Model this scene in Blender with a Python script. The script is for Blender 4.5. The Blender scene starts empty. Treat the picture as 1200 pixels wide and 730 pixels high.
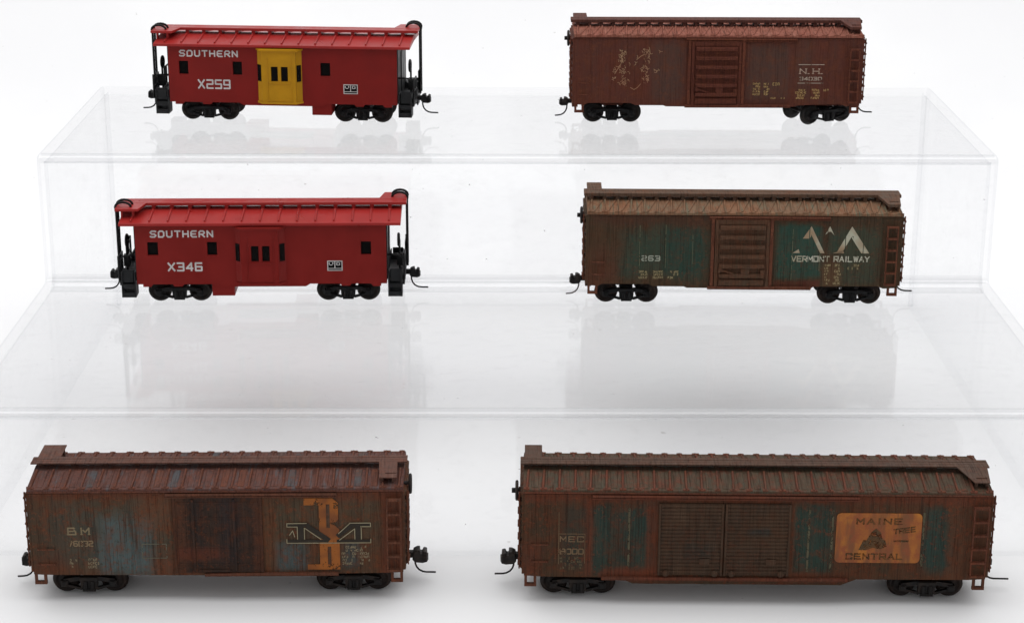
import bpy, math, random
from mathutils import Matrix, Vector
# 1 unit = 1 cm (model railway cars of about 8 cm on a clear acrylic step display)
SC = bpy.context.scene
SC.unit_settings.scale_length = 0.01
COL = SC.collection
R = math.radians
rng = random.Random(7)

# ------------------------------------------------------------------ materials
class NT:
    def __init__(s, name):
        s.m = bpy.data.materials.new(name); s.m.use_nodes = True
        s.t = s.m.node_tree; s.t.nodes.clear()
        s.out = s.t.nodes.new('ShaderNodeOutputMaterial')
    def node(s, typ, **kw):
        n = s.t.nodes.new(typ)
        for k, v in kw.items(): setattr(n, k, v)
        return n
    def link(s, a, b): s.t.links.new(a, b)
    def setin(s, sock, v):
        if isinstance(v, bpy.types.NodeSocket): s.link(v, sock)
        elif isinstance(v, (tuple, list)) and len(v) == 3 and sock.type == 'RGBA': sock.default_value = (*v, 1)
        else: sock.default_value = v
    def math(s, op, a, b=0.0, c=None, clamp=False):
        n = s.node('ShaderNodeMath', operation=op, use_clamp=clamp)
        s.setin(n.inputs[0], a); s.setin(n.inputs[1], b)
        if c is not None: s.setin(n.inputs[2], c)
        return n.outputs[0]
    def mix(s, f, a, b):
        n = s.node('ShaderNodeMix', data_type='RGBA')
        s.setin(n.inputs[0], f); s.setin(n.inputs[6], a); s.setin(n.inputs[7], b)
        return n.outputs[2]
    def ramp(s, v, a, b, lo=0.0, hi=1.0):
        n = s.node('ShaderNodeMapRange', interpolation_type='SMOOTHSTEP')
        s.setin(n.inputs[0], v); n.inputs[1].default_value = a; n.inputs[2].default_value = b
        n.inputs[3].default_value = lo; n.inputs[4].default_value = hi
        return n.outputs[0]
    def coord(s, scale=(1, 1, 1), off=(0, 0, 0)):
        tc = s.node('ShaderNodeTexCoord'); mp = s.node('ShaderNodeMapping')
        s.link(tc.outputs['Object'], mp.inputs[0]); mp.inputs['Scale'].default_value = scale
        mp.inputs['Location'].default_value = off
        return mp.outputs[0]
    def noise(s, vec, scale, detail=3, rough=.55):
        n = s.node('ShaderNodeTexNoise'); s.link(vec, n.inputs['Vector'])
        n.inputs['Scale'].default_value = scale; n.inputs['Detail'].default_value = detail
        n.inputs['Roughness'].default_value = rough
        return n.outputs['Fac']
    def bsdf(s, col, rough=.5, spec=.5, bump=None, bstr=.3, bdist=.01, metal=0.0):
        p = s.node('ShaderNodeBsdfPrincipled')
        s.setin(p.inputs['Base Color'], col); s.setin(p.inputs['Roughness'], rough)
        p.inputs['Specular IOR Level'].default_value = spec; p.inputs['Metallic'].default_value = metal
        if bump is not None:
            b = s.node('ShaderNodeBump'); b.inputs['Strength'].default_value = bstr; b.inputs['Distance'].default_value = bdist
            s.link(bump, b.inputs['Height']); s.link(b.outputs[0], p.inputs['Normal'])
        return p.outputs[0]
    def done(s, sh): s.link(sh, s.out.inputs[0]); return s.m

def plastic(name, col, rough=.42, var=.12, spec=.14, dust=None, dust_amt=0.0):
    t = NT(name); c = t.coord(); col = tuple(v * .72 for v in col)
    n = t.noise(c, 1.7, 4); f = t.noise(c, 26, 2)
    dark = tuple(v * (1 - var) for v in col); lite = tuple(min(1, v * (1 + var)) for v in col)
    cc = t.mix(t.ramp(n, .3, .7), dark, lite)
    if dust: cc = t.mix(t.math('MULTIPLY', t.ramp(t.noise(c, 5, 5), .4, .75), dust_amt), cc, dust)
    rr = t.ramp(n, .3, .7, rough - .07, rough + .08)
    return t.done(t.bsdf(cc, rr, spec, f, .12, .004))

def weathered(name, base, base2, patches=(), streak=None, streak_amt=.5, rust=(.16, .045, .02), rust_amt=.5,
              seed=0, rough=.7, sx=5.0, fine=1.0):
    """Worn paint: patches are (colour, x0, x1, z0, z1, softness, strength) in the car's own centimetres."""
    k = .76; sc = lambda c_: tuple(v * k for v in c_)
    base, base2, rust = sc(base), sc(base2), sc(rust); streak = sc(streak) if streak else None; patches = [(sc(q_[0]),) + tuple(q_[1:]) for q_ in patches]
    t = NT(name); c = t.coord(off=(seed * 3.1, seed * 1.7, seed * .9)); o = t.coord()
    coarse = t.noise(c, 1.1, 4); mid = t.noise(c, 4.5, 5, .65); fn = t.noise(c, 22, 4, .65)
    st = t.noise(t.coord((sx, .7, .35), (seed * 2.3, 0, seed)), 1.6, 4, .6)
    st2 = t.noise(t.coord((sx * 3, 1, .5), (seed, 0, seed * 1.3)), 1.8, 3, .6)
    col = t.mix(t.ramp(coarse, .36, .64), base, base2)
    wob = t.math('MULTIPLY_ADD', coarse, .9, -.45); wob2 = t.math('MULTIPLY_ADD', mid, .5, -.25)
    w = t.math('ADD', wob, wob2)
    sep = t.node('ShaderNodeSeparateXYZ'); t.link(o, sep.inputs[0])
    for (pc, x0, x1, z0, z1, so, am) in patches:
        xx = t.math('MULTIPLY_ADD', w, min(1.0, so * 2.2), sep.outputs[0]); zz = t.math('MULTIPLY_ADD', w, min(1.2, so * 3.0), sep.outputs[2])
        a = t.math('MULTIPLY', t.ramp(xx, x0 - so, x0 + so), t.ramp(xx, x1 + so, x1 - so) if False else t.ramp(xx, x1 - so, x1 + so, 1, 0))
        b = t.math('MULTIPLY', t.ramp(zz, z0 - so, z0 + so), t.ramp(zz, z1 - so, z1 + so, 1, 0))
        m = t.math('MULTIPLY', t.math('MULTIPLY', a, b), t.ramp(st2, .22, .6, am * .55, am))
        col = t.mix(m, col, pc)
    if streak:
        col = t.mix(t.math('MULTIPLY', t.ramp(st, .5, .68), streak_amt), col, streak)
    col = t.mix(t.math('MULTIPLY', t.ramp(t.math('ADD', mid, t.math('MULTIPLY', st2, .35)), .62, .86), rust_amt), col, rust)
    st3 = t.noise(t.coord((sx * 5, 1.2, .8), (seed * 1.9, 0, seed)), 1.7, 5, .7)
    col = t.mix(t.math('MULTIPLY', t.ramp(st2, .48, .68), .62 * fine), col, tuple(v * .30 for v in base))
    col = t.mix(t.math('MULTIPLY', t.ramp(st3, .53, .70), .55 * fine), col, tuple(min(1, v * 1.9 + .008) for v in base2))
    col = t.mix(t.math('MULTIPLY', t.ramp(t.noise(c, 10, 6, .7), .52, .68), .55 * fine), col, tuple(v * .5 for v in base2))
    col = t.mix(t.math('MULTIPLY', t.ramp(t.math('MULTIPLY_ADD', coarse, .35, t.noise(c, 15, 3, .6)), .77, .84), .42 * fine), col, tuple(v * 1.15 for v in rust))
    col = t.mix(t.ramp(fn, .58, .8, 0, .2 * fine), col, tuple(min(1, v * 1.9 + .012) for v in base2))
    return t.done(t.bsdf(col, t.ramp(mid, .3, .7, rough - .1, rough + .12), .10, t.math('ADD', mid, fn), .35, .012))

def decal(name, col, keep=1.0, seed=0, tint=None, scale=9.0):
    """Printed lettering; keep < 1 lets flakes be missing so that the paint below shows."""
    col = tuple(v * .8 for v in col); tint = tuple(v * .8 for v in tint) if tint else None
    t = NT(name); c = t.coord(off=(seed * 4.3, seed * .7, seed * 2.1))
    n = t.noise(c, scale, 5, .65); n2 = t.noise(c, 2.2, 2)
    cc = t.mix(t.ramp(n2, .35, .65), col, tint or tuple(v * .8 for v in col))
    p = t.bsdf(cc, .6, .1)
    if keep >= 1: return t.done(p)
    k = 1 - keep
    f = t.ramp(t.math('MULTIPLY_ADD', n2, .45, n), .58 + .26 * k, .48 + .22 * k) if False else \
        t.ramp(t.math('MULTIPLY_ADD', n2, .45, n), .44 + .42 * k, .54 + .42 * k)
    tr = t.node('ShaderNodeBsdfTransparent'); mx = t.node('ShaderNodeMixShader')
    t.link(f, mx.inputs[0]); t.link(tr.outputs[0], mx.inputs[1]); t.link(p, mx.inputs[2])
    return t.done(mx.outputs[0])

def acrylic_mat(name='clear_acrylic', tint=(.988, .989, .990), f0=.03, f1=.50, rough=.06, scuff=1.0):
    t = NT(name); g = t.node('ShaderNodeNewGeometry')
    d = t.node('ShaderNodeVectorMath', operation='DOT_PRODUCT')
    t.link(g.outputs['Normal'], d.inputs[0]); t.link(g.outputs['Incoming'], d.inputs[1])
    om = t.math('SUBTRACT', 1.0, t.math('ABSOLUTE', d.outputs['Value']), clamp=True)
    fr = t.math('MULTIPLY_ADD', t.math('POWER', om, 5.0), f1, f0)          # Schlick reflectance, n = 1.49
    tr = t.node('ShaderNodeBsdfTransparent'); tr.inputs[0].default_value = (*tint, 1)
    gl = t.node('ShaderNodeBsdfGlossy'); gl.inputs['Roughness'].default_value = rough; gl.inputs[0].default_value = (.95, .95, .955, 1)
    mx = t.node('ShaderNodeMixShader'); t.link(fr, mx.inputs[0]); t.link(tr.outputs[0], mx.inputs[1]); t.link(gl.outputs[0], mx.inputs[2])
    # light scuffs and dust on the plastic
    c = t.coord((.5, 2.2, 1)); sc = t.noise(t.coord((1.2, 2.2, 2.2)), 1.2, 6, .7); sp = t.noise(t.coord(), 9, 1)
    f = t.math('ADD', t.math('MULTIPLY', t.ramp(sc, .5, .78), .045), t.math('MULTIPLY', t.ramp(sp, .8, .83), .5))
    df = t.node('ShaderNodeBsdfDiffuse'); df.inputs[0].default_value = (.62, .62, .63, 1)
    m2 = t.node('ShaderNodeMixShader'); t.link(f, m2.inputs[0]); t.link(mx.outputs[0], m2.inputs[1]); t.link(df.outputs[0], m2.inputs[2])
    return t.done(m2.outputs[0])

def paper_mat():
    t = NT('white_paper'); c = t.coord()
    n = t.noise(c, .08, 3); sp = t.noise(c, 3.1, 2); fib = t.noise(c, 14, 4)
    cc = t.mix(t.ramp(n, .35, .65), (.80, .80, .81), (.83, .83, .835))
    cc = t.mix(t.math('MULTIPLY', t.ramp(sp, .755, .775), .35), cc, (.35, .33, .31))
    return t.done(t.bsdf(cc, .75, .2, fib, .08, .01))

# ------------------------------------------------------------------ mesh helpers
class MB:
    def __init__(s): s.v = []; s.f = []; s.sm = []; s.mi = []; s.cur = 0
    def add(s, vs, fs, smooth=False):
        o = len(s.v); s.v += [tuple(p) for p in vs]
        for f in fs: s.f.append(tuple(i + o for i in f)); s.sm.append(smooth); s.mi.append(s.cur)
        return s
    def box(s, x0, x1, y0, y1, z0, z1):
        x0, x1 = sorted((x0, x1)); y0, y1 = sorted((y0, y1)); z0, z1 = sorted((z0, z1))
        return s.add([(x0, y0, z0), (x1, y0, z0), (x1, y1, z0), (x0, y1, z0), (x0, y0, z1), (x1, y0, z1), (x1, y1, z1), (x0, y1, z1)],
                     [(0, 3, 2, 1), (4, 5, 6, 7), (0, 1, 5, 4), (1, 2, 6, 5), (2, 3, 7, 6), (3, 0, 4, 7)])
    def prism(s, poly, a, b, axis='y'):
        """poly of 2-D points extruded along axis: 'y' takes (x,z), 'x' takes (y,z), 'z' takes (x,y)."""
        area = sum(poly[i][0] * poly[(i + 1) % len(poly)][1] - poly[(i + 1) % len(poly)][0] * poly[i][1] for i in range(len(poly)))
        if area < 0: poly = poly[::-1]
        a, b = sorted((a, b)); n = len(poly)
        mk = {'y': lambda p, t: (p[0], t, p[1]), 'x': lambda p, t: (t, p[0], p[1]), 'z': lambda p, t: (p[0], p[1], t)}[axis]
        vs = [mk(p, a) for p in poly] + [mk(p, b) for p in poly]
        if axis == 'y':
            fs = [tuple(range(n)), tuple(range(2 * n - 1, n - 1, -1))] + [(i, i + n, (i + 1) % n + n, (i + 1) % n) for i in range(n)]
        else:
            fs = [tuple(range(n - 1, -1, -1)), tuple(range(n, 2 * n))] + [(i, (i + 1) % n, (i + 1) % n + n, i + n) for i in range(n)]
        return s.add(vs, fs)
    def bar(s, p, q, t, a, b, ext=0.0):
        """straight strip from p to q in the x-z plane, t thick, extruded y a..b"""
        d = Vector((q[0] - p[0], q[1] - p[1])); d.normalize(); n = Vector((-d.y, d.x)) * t / 2; e = d * ext
        P = Vector(p) - e; Q = Vector(q) + e
        return s.prism([tuple(P - n), tuple(Q - n), tuple(Q + n), tuple(P + n)], a, b)
    def tube(s, pts, r, n=8):
        pts = [Vector(p) for p in pts]; rings = []; up = None
        for i, p in enumerate(pts):
            d = (pts[min(i + 1, len(pts) - 1)] - pts[max(i - 1, 0)]).normalized()
            if up is None:
                up = Vector((0, 0, 1)) if abs(d.z) < .9 else Vector((1, 0, 0))
            u = (up - d * up.dot(d)).normalized(); w = d.cross(u); up = u
            rings.append([p + (u * math.cos(k * 2 * math.pi / n) + w * math.sin(k * 2 * math.pi / n)) * r for k in range(n)])
        vs = [v for g in rings for v in g]; fs = []
        for i in range(len(pts) - 1):
            for k in range(n): fs.append((i * n + k, i * n + (k + 1) % n, (i + 1) * n + (k + 1) % n, (i + 1) * n + k))
        s.add(vs, fs, True); L = (len(pts) - 1) * n
        return s.add([], []) if False else s._caps(len(s.v) - len(vs), n, L)
    def _caps(s, o, n, L):
        s.f.append(tuple(o + k for k in range(n - 1, -1, -1))); s.sm.append(False); s.mi.append(s.cur)
        s.f.append(tuple(o + L + k for k in range(n))); s.sm.append(False); s.mi.append(s.cur); return s
    def lathe(s, prof, c, axis='y', n=28, smooth=True):
        """prof: list of (radius, offset along axis)"""
        vs = []
        for (r, t) in prof:
            for k in range(n):
                a = k * 2 * math.pi / n; u, w = r * math.cos(a), r * math.sin(a)
                vs.append({'y': (c[0] + u, c[1] + t, c[2] + w), 'x': (c[0] + t, c[1] + u, c[2] + w), 'z': (c[0] + u, c[1] + w, c[2] + t)}[axis])
        fs = [(i * n + k, (i + 1) * n + k, (i + 1) * n + (k + 1) % n, i * n + (k + 1) % n) for i in range(len(prof) - 1) for k in range(n)]
        return s.add(vs, fs, smooth)
    def torus(s, c, R_, r, axis='x', n=22):
        prof = [(R_ + r * math.cos(a), r * math.sin(a)) for a in [k * 2 * math.pi / 8 for k in range(9)]]
        return s.lathe(prof, c, axis, n)
    def build(s, name, mat, parent=None, bevel=0.0, seg=2, weight=True):
        me = bpy.data.meshes.new(name); me.from_pydata(s.v, [], s.f); me.update()
        for p, q, k in zip(me.polygons, s.sm, s.mi): p.use_smooth = q; p.material_index = k
        for k in (mat if isinstance(mat, (list, tuple)) else [mat]): me.materials.append(k)
        o = bpy.data.objects.new(name, me); COL.objects.link(o)
        if parent: o.parent = parent
        if bevel:
            b = o.modifiers.new('bevel', 'BEVEL'); b.width = bevel; b.segments = seg; b.limit_method = 'ANGLE'; b.angle_limit = R(40)
        return o

def thing(name, label, cat, loc, rz, group=None):
    o = bpy.data.objects.new(name, None); COL.objects.link(o); o.empty_display_size = .5
    o.location = loc; o.rotation_euler = (0, 0, rz); o['label'] = label; o['category'] = cat
    if group: o['group'] = group
    return o

def copy_tree(o, parent):
    c = o.copy(); COL.objects.link(c); c.parent = parent
    for ch in list(o.children): copy_tree(ch, c)
    return c

# ------------------------------------------------------------------ lettering
GL = {'S': [[(1, .9), (1, 1), (0, 1), (0, .5), (1, .5), (1, 0), (0, 0), (0, .1)]], 'O': [[(0, 0), (0, 1), (1, 1), (1, 0), (0, 0)]],
      'U': [[(0, 1), (0, 0), (1, 0), (1, 1)]], 'T': [[(0, 1), (1, 1)], [(.5, .9), (.5, 0)]], 'H': [[(0, 0), (0, 1)], [(1, 0), (1, 1)], [(.1, .5), (.9, .5)]],
      'E': [[(1, 1), (0, 1), (0, 0), (1, 0)], [(.1, .5), (.85, .5)]], 'R': [[(0, 0), (0, 1), (1, 1), (1, .45), (.1, .45)], [(.5, .4), (1, 0)]],
      'N': [[(0, 0), (0, 1), (1, 0), (1, 1)]], 'X': [[(0, 0), (1, 1)], [(0, 1), (1, 0)]], '2': [[(0, 1), (1, 1), (1, .5), (0, .5), (0, 0), (1, 0)]],
      '5': [[(1, 1), (0, 1), (0, .52), (1, .52), (1, 0), (0, 0)]], '9': [[(1, .45), (0, .45), (0, 1), (1, 1), (1, 0), (0, 0)]],
      '3': [[(0, 1), (1, 1), (1, 0), (0, 0)], [(.25, .5), (.9, .5)]], '4': [[(.8, 0), (.8, 1), (0, .3), (1, .3)]],
      '6': [[(1, 1), (0, 1), (0, 0), (1, 0), (1, .52), (.1, .52)]], '0': [[(0, 0), (0, 1), (1, 1), (1, 0), (0, 0)]],
      '8': [[(0, 0), (0, 1), (1, 1), (1, 0), (0, 0)], [(.1, .5), (.9, .5)]], 'M': [[(0, 0), (0, 1), (.5, .35), (1, 1), (1, 0)]],
      'C': [[(1, .78), (1, 1), (0, 1), (0, 0), (1, 0), (1, .22)]], 'B': [[(0, 0), (0, 1), (.85, 1), (.85, .55), (1, .45), (1, 0), (0, 0)], [(.1, .5), (.85, .5)]],
      '7': [[(0, 1), (1, 1), (.4, 0)]], '1': [[(.25, .8), (.5, 1), (.5, 0)]], 'I': [[(.5, 0), (.5, 1)]], '.': [[(.0, 0), (.1, 0)]],
      'L': [[(0, 1), (0, 0), (.9, 0)]], 'A': [[(0, 0), (.5, 1), (1, 0)], [(.2, .35), (.8, .35)]], 'V': [[(0, 1), (.5, 0), (1, 1)]], 'Y': [[(0, 1), (.5, .48), (1, 1)], [(.5, .52), (.5, 0)]], 'W': [[(0, 1), (.25, 0), (.5, .9), (.75, 0), (1, 1)]], 'J': [[(.6, 1), (.6, 0), (0, 0), (0, .25)]]}

def chamfer(pts, k):
    out = [pts[0]]
    for i in range(1, len(pts) - 1):
        a, b, c = Vector(pts[i - 1]), Vector(pts[i]), Vector(pts[i + 1])
        ka = min(k, (a - b).length * .45); kc = min(k, (c - b).length * .45)
        ang = (a - b).angle(c - b) if (a - b).length and (c - b).length else math.pi
        if ang < R(100) and ang > R(60): out += [tuple(b + (a - b).normalized() * ka), tuple(b + (c - b).normalized() * kc)]
        else: out.append(tuple(b))
    out.append(pts[-1]); return out

def stroke_text(mb, txt, x0, x1, z0, z1, t, y, serif=0.0, gap=.32, round_=.3, tilt=0.0):
    """block letters as thin raised paint on the face y; fitted between x0..x1 and z0..z1"""
    n = len(txt); wid = [(.35 if ch in '.I1' else 1.0) for ch in txt]
    tot = sum(wid) + gap * (n - 1) + 0; W = (x1 - x0 - t)
    u = W / tot; x = x0 + t / 2; H = z1 - z0 - t; k = 0
    for ch, wd in zip(txt, wid):
        if ch != ' ':
            for line in GL[ch]:
                ps = [(x + p[0] * u * wd, z0 + t / 2 + p[1] * H) for p in line]
                if round_: ps = chamfer(ps, round_ * t * 2.0)
                for a, b in zip(ps[:-1], ps[1:]):
                    k += 1; e = .0003 * (k % 7)
                    if (Vector(a) - Vector(b)).length > 1e-5: mb.bar(a, b, t, y - .004 - e, y + .001, t * .38)
                if serif:
                    for p in (ps[0], ps[-1]):
                        k += 1; mb.bar((p[0] - serif, p[1]), (p[0] + serif, p[1]), t * .7, y - .004 - .0003 * (k % 7), y + .001)
        x += (wd + gap) * u
    return mb

def stencil(mb, x0, x1, z0, z1, rows, y, seed, fill=.75):
    """rows of tiny worn stencilled characters, each only a few tenths of a millimetre"""
    q = random.Random(seed); rh = (z1 - z0) / rows
    for r in range(rows):
        z = z1 - (r + .5) * rh; x = x0 + q.random() * .03; h = rh * .62; w = h * .62
        while x < x1 - w:
            if q.random() < fill:
                segs = q.sample([((0, 0), (0, 1)), ((1, 0), (1, 1)), ((0, 1), (1, 1)), ((0, 0), (1, 0)), ((0, .5), (1, .5))], 3)
                for i, (a, b) in enumerate(segs):
                    mb.bar((x + a[0] * w, z - h / 2 + a[1] * h), (x + b[0] * w, z - h / 2 + b[1] * h), h * .24, y - .003 - .0003 * i, y + .001)
            elif q.random() < .4: x += w * 1.5
            x += w * 1.55
    return mb

# ------------------------------------------------------------------ shared running gear
def make_truck(parent, x, mats, y_mid=0.0, yaw=0.0, dz=0.0, wheelmat=None):
    """bolster mesh carrying two wheelsets and two side frames; rail level is z=0"""
    fm, wm = mats
    b = MB().box(-.17, .17, -.42, .42, .27, .44).box(-.1, .1, -.2, .2, .42, .60)
    t = b.build('truck', fm, parent, .015)
    t.location = (x, y_mid, dz); t.rotation_euler = (0, 0, yaw)
    ws = MB()
    for sgn in (-1, 1):
        prof = [(0.0, -.055), (.1, -.06), (.12, -.03), (.195, -.025), (.215, -.06), (.262, -.055), (.266, .02), (.302, .03), (.302, .055), (.2, .06), (.0, .06)]
        prof = [(r, o * sgn * -1 if sgn > 0 else o) for r, o in prof]
        if sgn > 0: prof = prof[::-1]
        ws.lathe(prof, (0, sgn * .49, 0), 'y', 32)
    ws.lathe([(.05, -.66), (.05, .66)], (0, 0, 0), 'y', 10)
    for sgn in (-1, 1): ws.lathe([(0, sgn * .665), (.05, sgn * .66)][::(1 if sgn > 0 else -1)], (0, 0, 0), 'y', 10)
    w0 = ws.build('wheelset', wm, t); w0.location = (-.525, 0, .302)
    w1 = w0.copy(); COL.objects.link(w1); w1.parent = t; w1.location = (.525, 0, .302); w1.rotation_euler = (0, .4, 0)
    f = MB(); a, c = -.05, .05
    f.prism([(-.30, .44), (-.19, .36), (-.18, .17), (-.12, .095), (.12, .095), (.18, .17), (.19, .36), (.30, .44)], a, c)
    for s in (-1, 1):
        f.bar((s * .18, .40), (s * .56, .345), .10, a + .003, c - .003).bar((s * .16, .15), (s * .46, .235), .055, a + .005, c - .005)
        f.box(s * .525 - .08, s * .525 + .08, -.075, .045, .215, .365)           # journal box
        f.box(s * .525 - .055, s * .525 + .055, -.095, -.07, .235, .345)
        f.lathe([(.05, 0), (.056, .03), (.05, .06), (.056, .09), (.05, .12), (.056, .15), (.05, .18)], (s * .075, -.05, .17), 'z', 10)
    f.box(-.2, .2, -.075, .06, .34, .43).box(-.14, .14, -.075, .05, .10, .16)
    sf = f.build('side_frame', fm, t, .008); sf.location = (0, -.64, 0)
    s2 = sf.copy(); COL.objects.link(s2); s2.parent = t; s2.location = (0, .64, 0); s2.rotation_euler = (0, 0, math.pi)
    return t

def make_coupler(parent, mat, x, s, z=.5, size=1.0, head=True, pin_len=1.0, drop=0.0, pin_mat=None):
    """knuckle coupler at the end x, pointing along s, with its curved trip pin"""
    k = size; m = MB().box(x - s * .08, x + s * .24 * k, -.07, .07, z - .06 * k, z + .07 * k)
    if head:
        P = [(.15, -.06), (.17, .10), (.24, .135), (.30, .14), (.305, .055), (.345, .05), (.37, .115), (.44, .10), (.445, -.11), (.36, -.135), (.2, -.12)]
        m.prism([(x + s * px * k, z + pz * k) for px, pz in P], -.15 * k, .10 * k)
        m.prism([(x + s * .26 * k, -.12 * k), (x + s * .44 * k, -.19 * k), (x + s * .47 * k, -.06 * k), (x + s * .36 * k, .0)], z - .10 * k, z + .06 * k, 'z')
    c = m.build('coupler', mat, parent, .018)
    px = x + s * (.2 * k); b = [(0, -.08), (.008, -.18), (.035, -.26), (.09, -.33), (.17, -.375), (.25, -.39), (.34 * pin_len, -.395)]
    MB().tube([(px + s * a, -.1, z + d + drop) for a, d in b], .021, 7).build('trip_pin', pin_mat or mat, c)
    return c

def ladder(parent, mat, xa, xb, z0, z1, n, y, off=.14, name='ladder'):
    m = MB()
    for x in (xa, xb): m.box(x - .016, x + .016, y - off, y - off + .03, z0 - .03, z1 + .03)
    for i in range(n):
        z = z0 + (z1 - z0) * i / (n - 1)
        m.box(xa - .015, xb + .015, y - off - .012, y - off + .085, z - .02, z + .02)
        for x in (xa, xb): m.box(x - .013, x + .013, y - off + .025, y + .01, z - .014, z + .014)
    return m.build(name, mat, parent)

def stirrup(parent, mat, x, y, z, w=.17, h=.19):
    m = MB().bar((x - w / 2, z), (x - w / 2, z - h), .06, y - .02, y + .03).bar((x + w / 2, z), (x + w / 2, z - h), .06, y - .02, y + .03)
    m.bar((x - w / 2 - .03, z - h), (x + w / 2 + .03, z - h), .065, y - .028, y + .05)
    return m.build('step', mat, parent)

def brake_wheel(parent, mat, x, y, z, s, r=.19):
    m = MB().torus((x + s * .16, y, z), r, .034, 'x').lathe([(.055, -.13), (.06, .05), (.0, .055)], (x + s * .14, y, z), 'x', 10)
    for k in range(4):
        a = k * math.pi / 4
        m.tube([(x + s * .15, y - r * math.cos(a), z - r * math.sin(a)), (x + s * .15, y + r * math.cos(a), z + r * math.sin(a))], .014, 6)
    m.box(x + s * .01, x + s * .06, y - .06, y + .06, z - .3, z + .02)
    return m.build('brake_wheel', mat, parent)

# ------------------------------------------------------------------ box car
HW = 1.0
def boxcar(cfg):
    L = cfg['L'] / 2; zs, ze = cfg['zs'], cfg['ze']; M = cfg['mats']
    root = thing(cfg['name'], cfg['label'], 'model boxcar', cfg['loc'], cfg['yaw'], 'weathered model boxcars')
    # body with its side sill outline
    tx = cfg['tx']; prof = [(-L, zs + .05), (-L, ze), (L, ze), (L, zs + .05)] + cfg['sill'][::-1]
    b = MB().prism(prof, -HW, HW)
    for s in (-1, 1):                                                       # pressed ends
        nb = 10
        for i in range(nb):
            z = zs + .2 + i * (ze - zs - .32) / (nb - 1); r = .070
            pts = [(-.93, z), (.93, z)]
            b.add([(s * L, -.93, z - r), (s * (L + .095), -.86, z - r * .4), (s * (L + .095), -.86, z + r * .4), (s * L, -.93, z + r),
                   (s * L, .93, z - r), (s * (L + .095), .86, z - r * .4), (s * (L + .095), .86, z + r * .4), (s * L, .93, z + r)],
                  [(0, 1, 2, 3), (7, 6, 5, 4), (0, 4, 5, 1), (1, 5, 6, 2), (2, 6, 7, 3)])
        b.box(s * L, s * (L + .05), -HW + .004, -.90, zs + .08, ze - .03).box(s * L, s * (L + .05), .90, HW - .004, zs + .08, ze - .03)
        b.box(s * (L - .12), s * (L + .04), -.5, .5, zs - .14, zs + .1)                   # striker / draft gear
    for x in cfg['seams']:
        b.box(x - .011, x + .011, -HW - .007, -HW + .01, zs + .09, ze - .07)
        n = 22
        for i in range(n):
            z = zs + .12 + i * (ze - zs - .22) / (n - 1)
            b.box(x + .022, x + .034, -HW - .005, -HW + .01, z - .006, z + .006)
    b.box(-L + .02, L - .02, -HW - .010, -HW + .01, ze - .065, ze - .03)
    b.box(-L * .9, L * .9, -.45, .45, zs - .10, zs + .06)                                 # centre sill
    body = b.build('body', M['side'], root, .012)
    # roof
    rz = cfg['ridge']; lip = cfg.get('lip', .05); r = MB(); ew = HW + .03
    r.prism([(-ew, ze - .005), (-ew, ze + lip), (0, ze + rz), (ew, ze + lip), (ew, ze - .005)], -L - .02, L + .02, 'x')
    sp = cfg['rib']; n = int(2 * L / sp); q = random.Random(cfg['seed'])
    r.cur = 1
    for i in range(n + 1):
        x = -L + .06 + i * (2 * L - .12) / n; h = .042; w = .034
        for s in (-1, 1):
            r.cur = 1; j = q.uniform(-.012, .012); sk = cfg['skew']
            y0, y1 = s * (ew - .03), s * .22; za = ze + lip + .0; zb = ze + rz + (lip - rz) * .22 / ew
            r.add([(x - w + j, y0, za - .01), (x + w + j, y0, za - .01), (x + w * .5 + j, y0, za + h), (x - w * .5 + j, y0, za + h),
                   (x - w + sk, y1, zb - .01), (x + w + sk, y1, zb - .01), (x + w * .5 + sk, y1, zb + h), (x - w * .5 + sk, y1, zb + h)],
                  [(0, 1, 2, 3), (7, 6, 5, 4), (0, 4, 5, 1), (1, 5, 6, 2), (2, 6, 7, 3), (3, 7, 4, 0)] if s < 0 else
                  [(3, 2, 1, 0), (4, 5, 6, 7), (1, 5, 4, 0), (2, 6, 5, 1), (3, 7, 6, 2), (0, 4, 7, 3)])
            r.box(x - w * 2.0 + j, x + w * (2.0 + q.uniform(-.5, .8)) + j, s * (ew - .09), s * (ew - .004), za - .01, za + cfg.get('tooth', .03))
            if cfg.get('diag') and i < n:                                               # raised diagonal stiffener of each panel
                d = sp * .62; wx = .03
                r.add([(x + .07, y0 * .97, za), (x + .07 + wx * 2, y0 * .97, za), (x + .07 + d + wx * 2, y1 * 1.2, zb), (x + .07 + d, y1 * 1.2, zb),
                       (x + .07 + wx * .6, y0 * .97, za + .032), (x + .07 + wx * 1.4, y0 * .97, za + .032), (x + .07 + d + wx * 1.4, y1 * 1.2, zb + .03), (x + .07 + d + wx * .6, y1 * 1.2, zb + .03)],
                      [(4, 5, 6, 7), (0, 1, 5, 4), (1, 2, 6, 5), (2, 3, 7, 6), (3, 0, 4, 7)])
            elif i < n and not cfg.get('diag'):                                         # flat raised centre of each panel
                xm = x + sp * .5; ww = sp * .23; r.cur = q.choice(cfg.get('panels', [0]))
                r.add([(xm - ww, y0 * .95, za), (xm + ww, y0 * .95, za), (xm + ww, y1 * 1.15, zb), (xm - ww, y1 * 1.15, zb),
                       (xm - ww * .8, y0 * .94, za + .022), (xm + ww * .8, y0 * .94, za + .022), (xm + ww * .8, y1 * 1.2, zb + .018), (xm - ww * .8, y1 * 1.2, zb + .018)],
                      [(4, 5, 6, 7), (0, 1, 5, 4), (1, 2, 6, 5), (2, 3, 7, 6), (3, 0, 4, 7)])
    r.cur = 1
    for s in (-1, 1): r.box(-L - .025, L + .025, s * (ew - .02), s * (ew + .012), ze - .008, ze + .030)
    roof = r.build('roof', [M['roof'], M['rib'], M['panel']], root, .006, 1)
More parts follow.
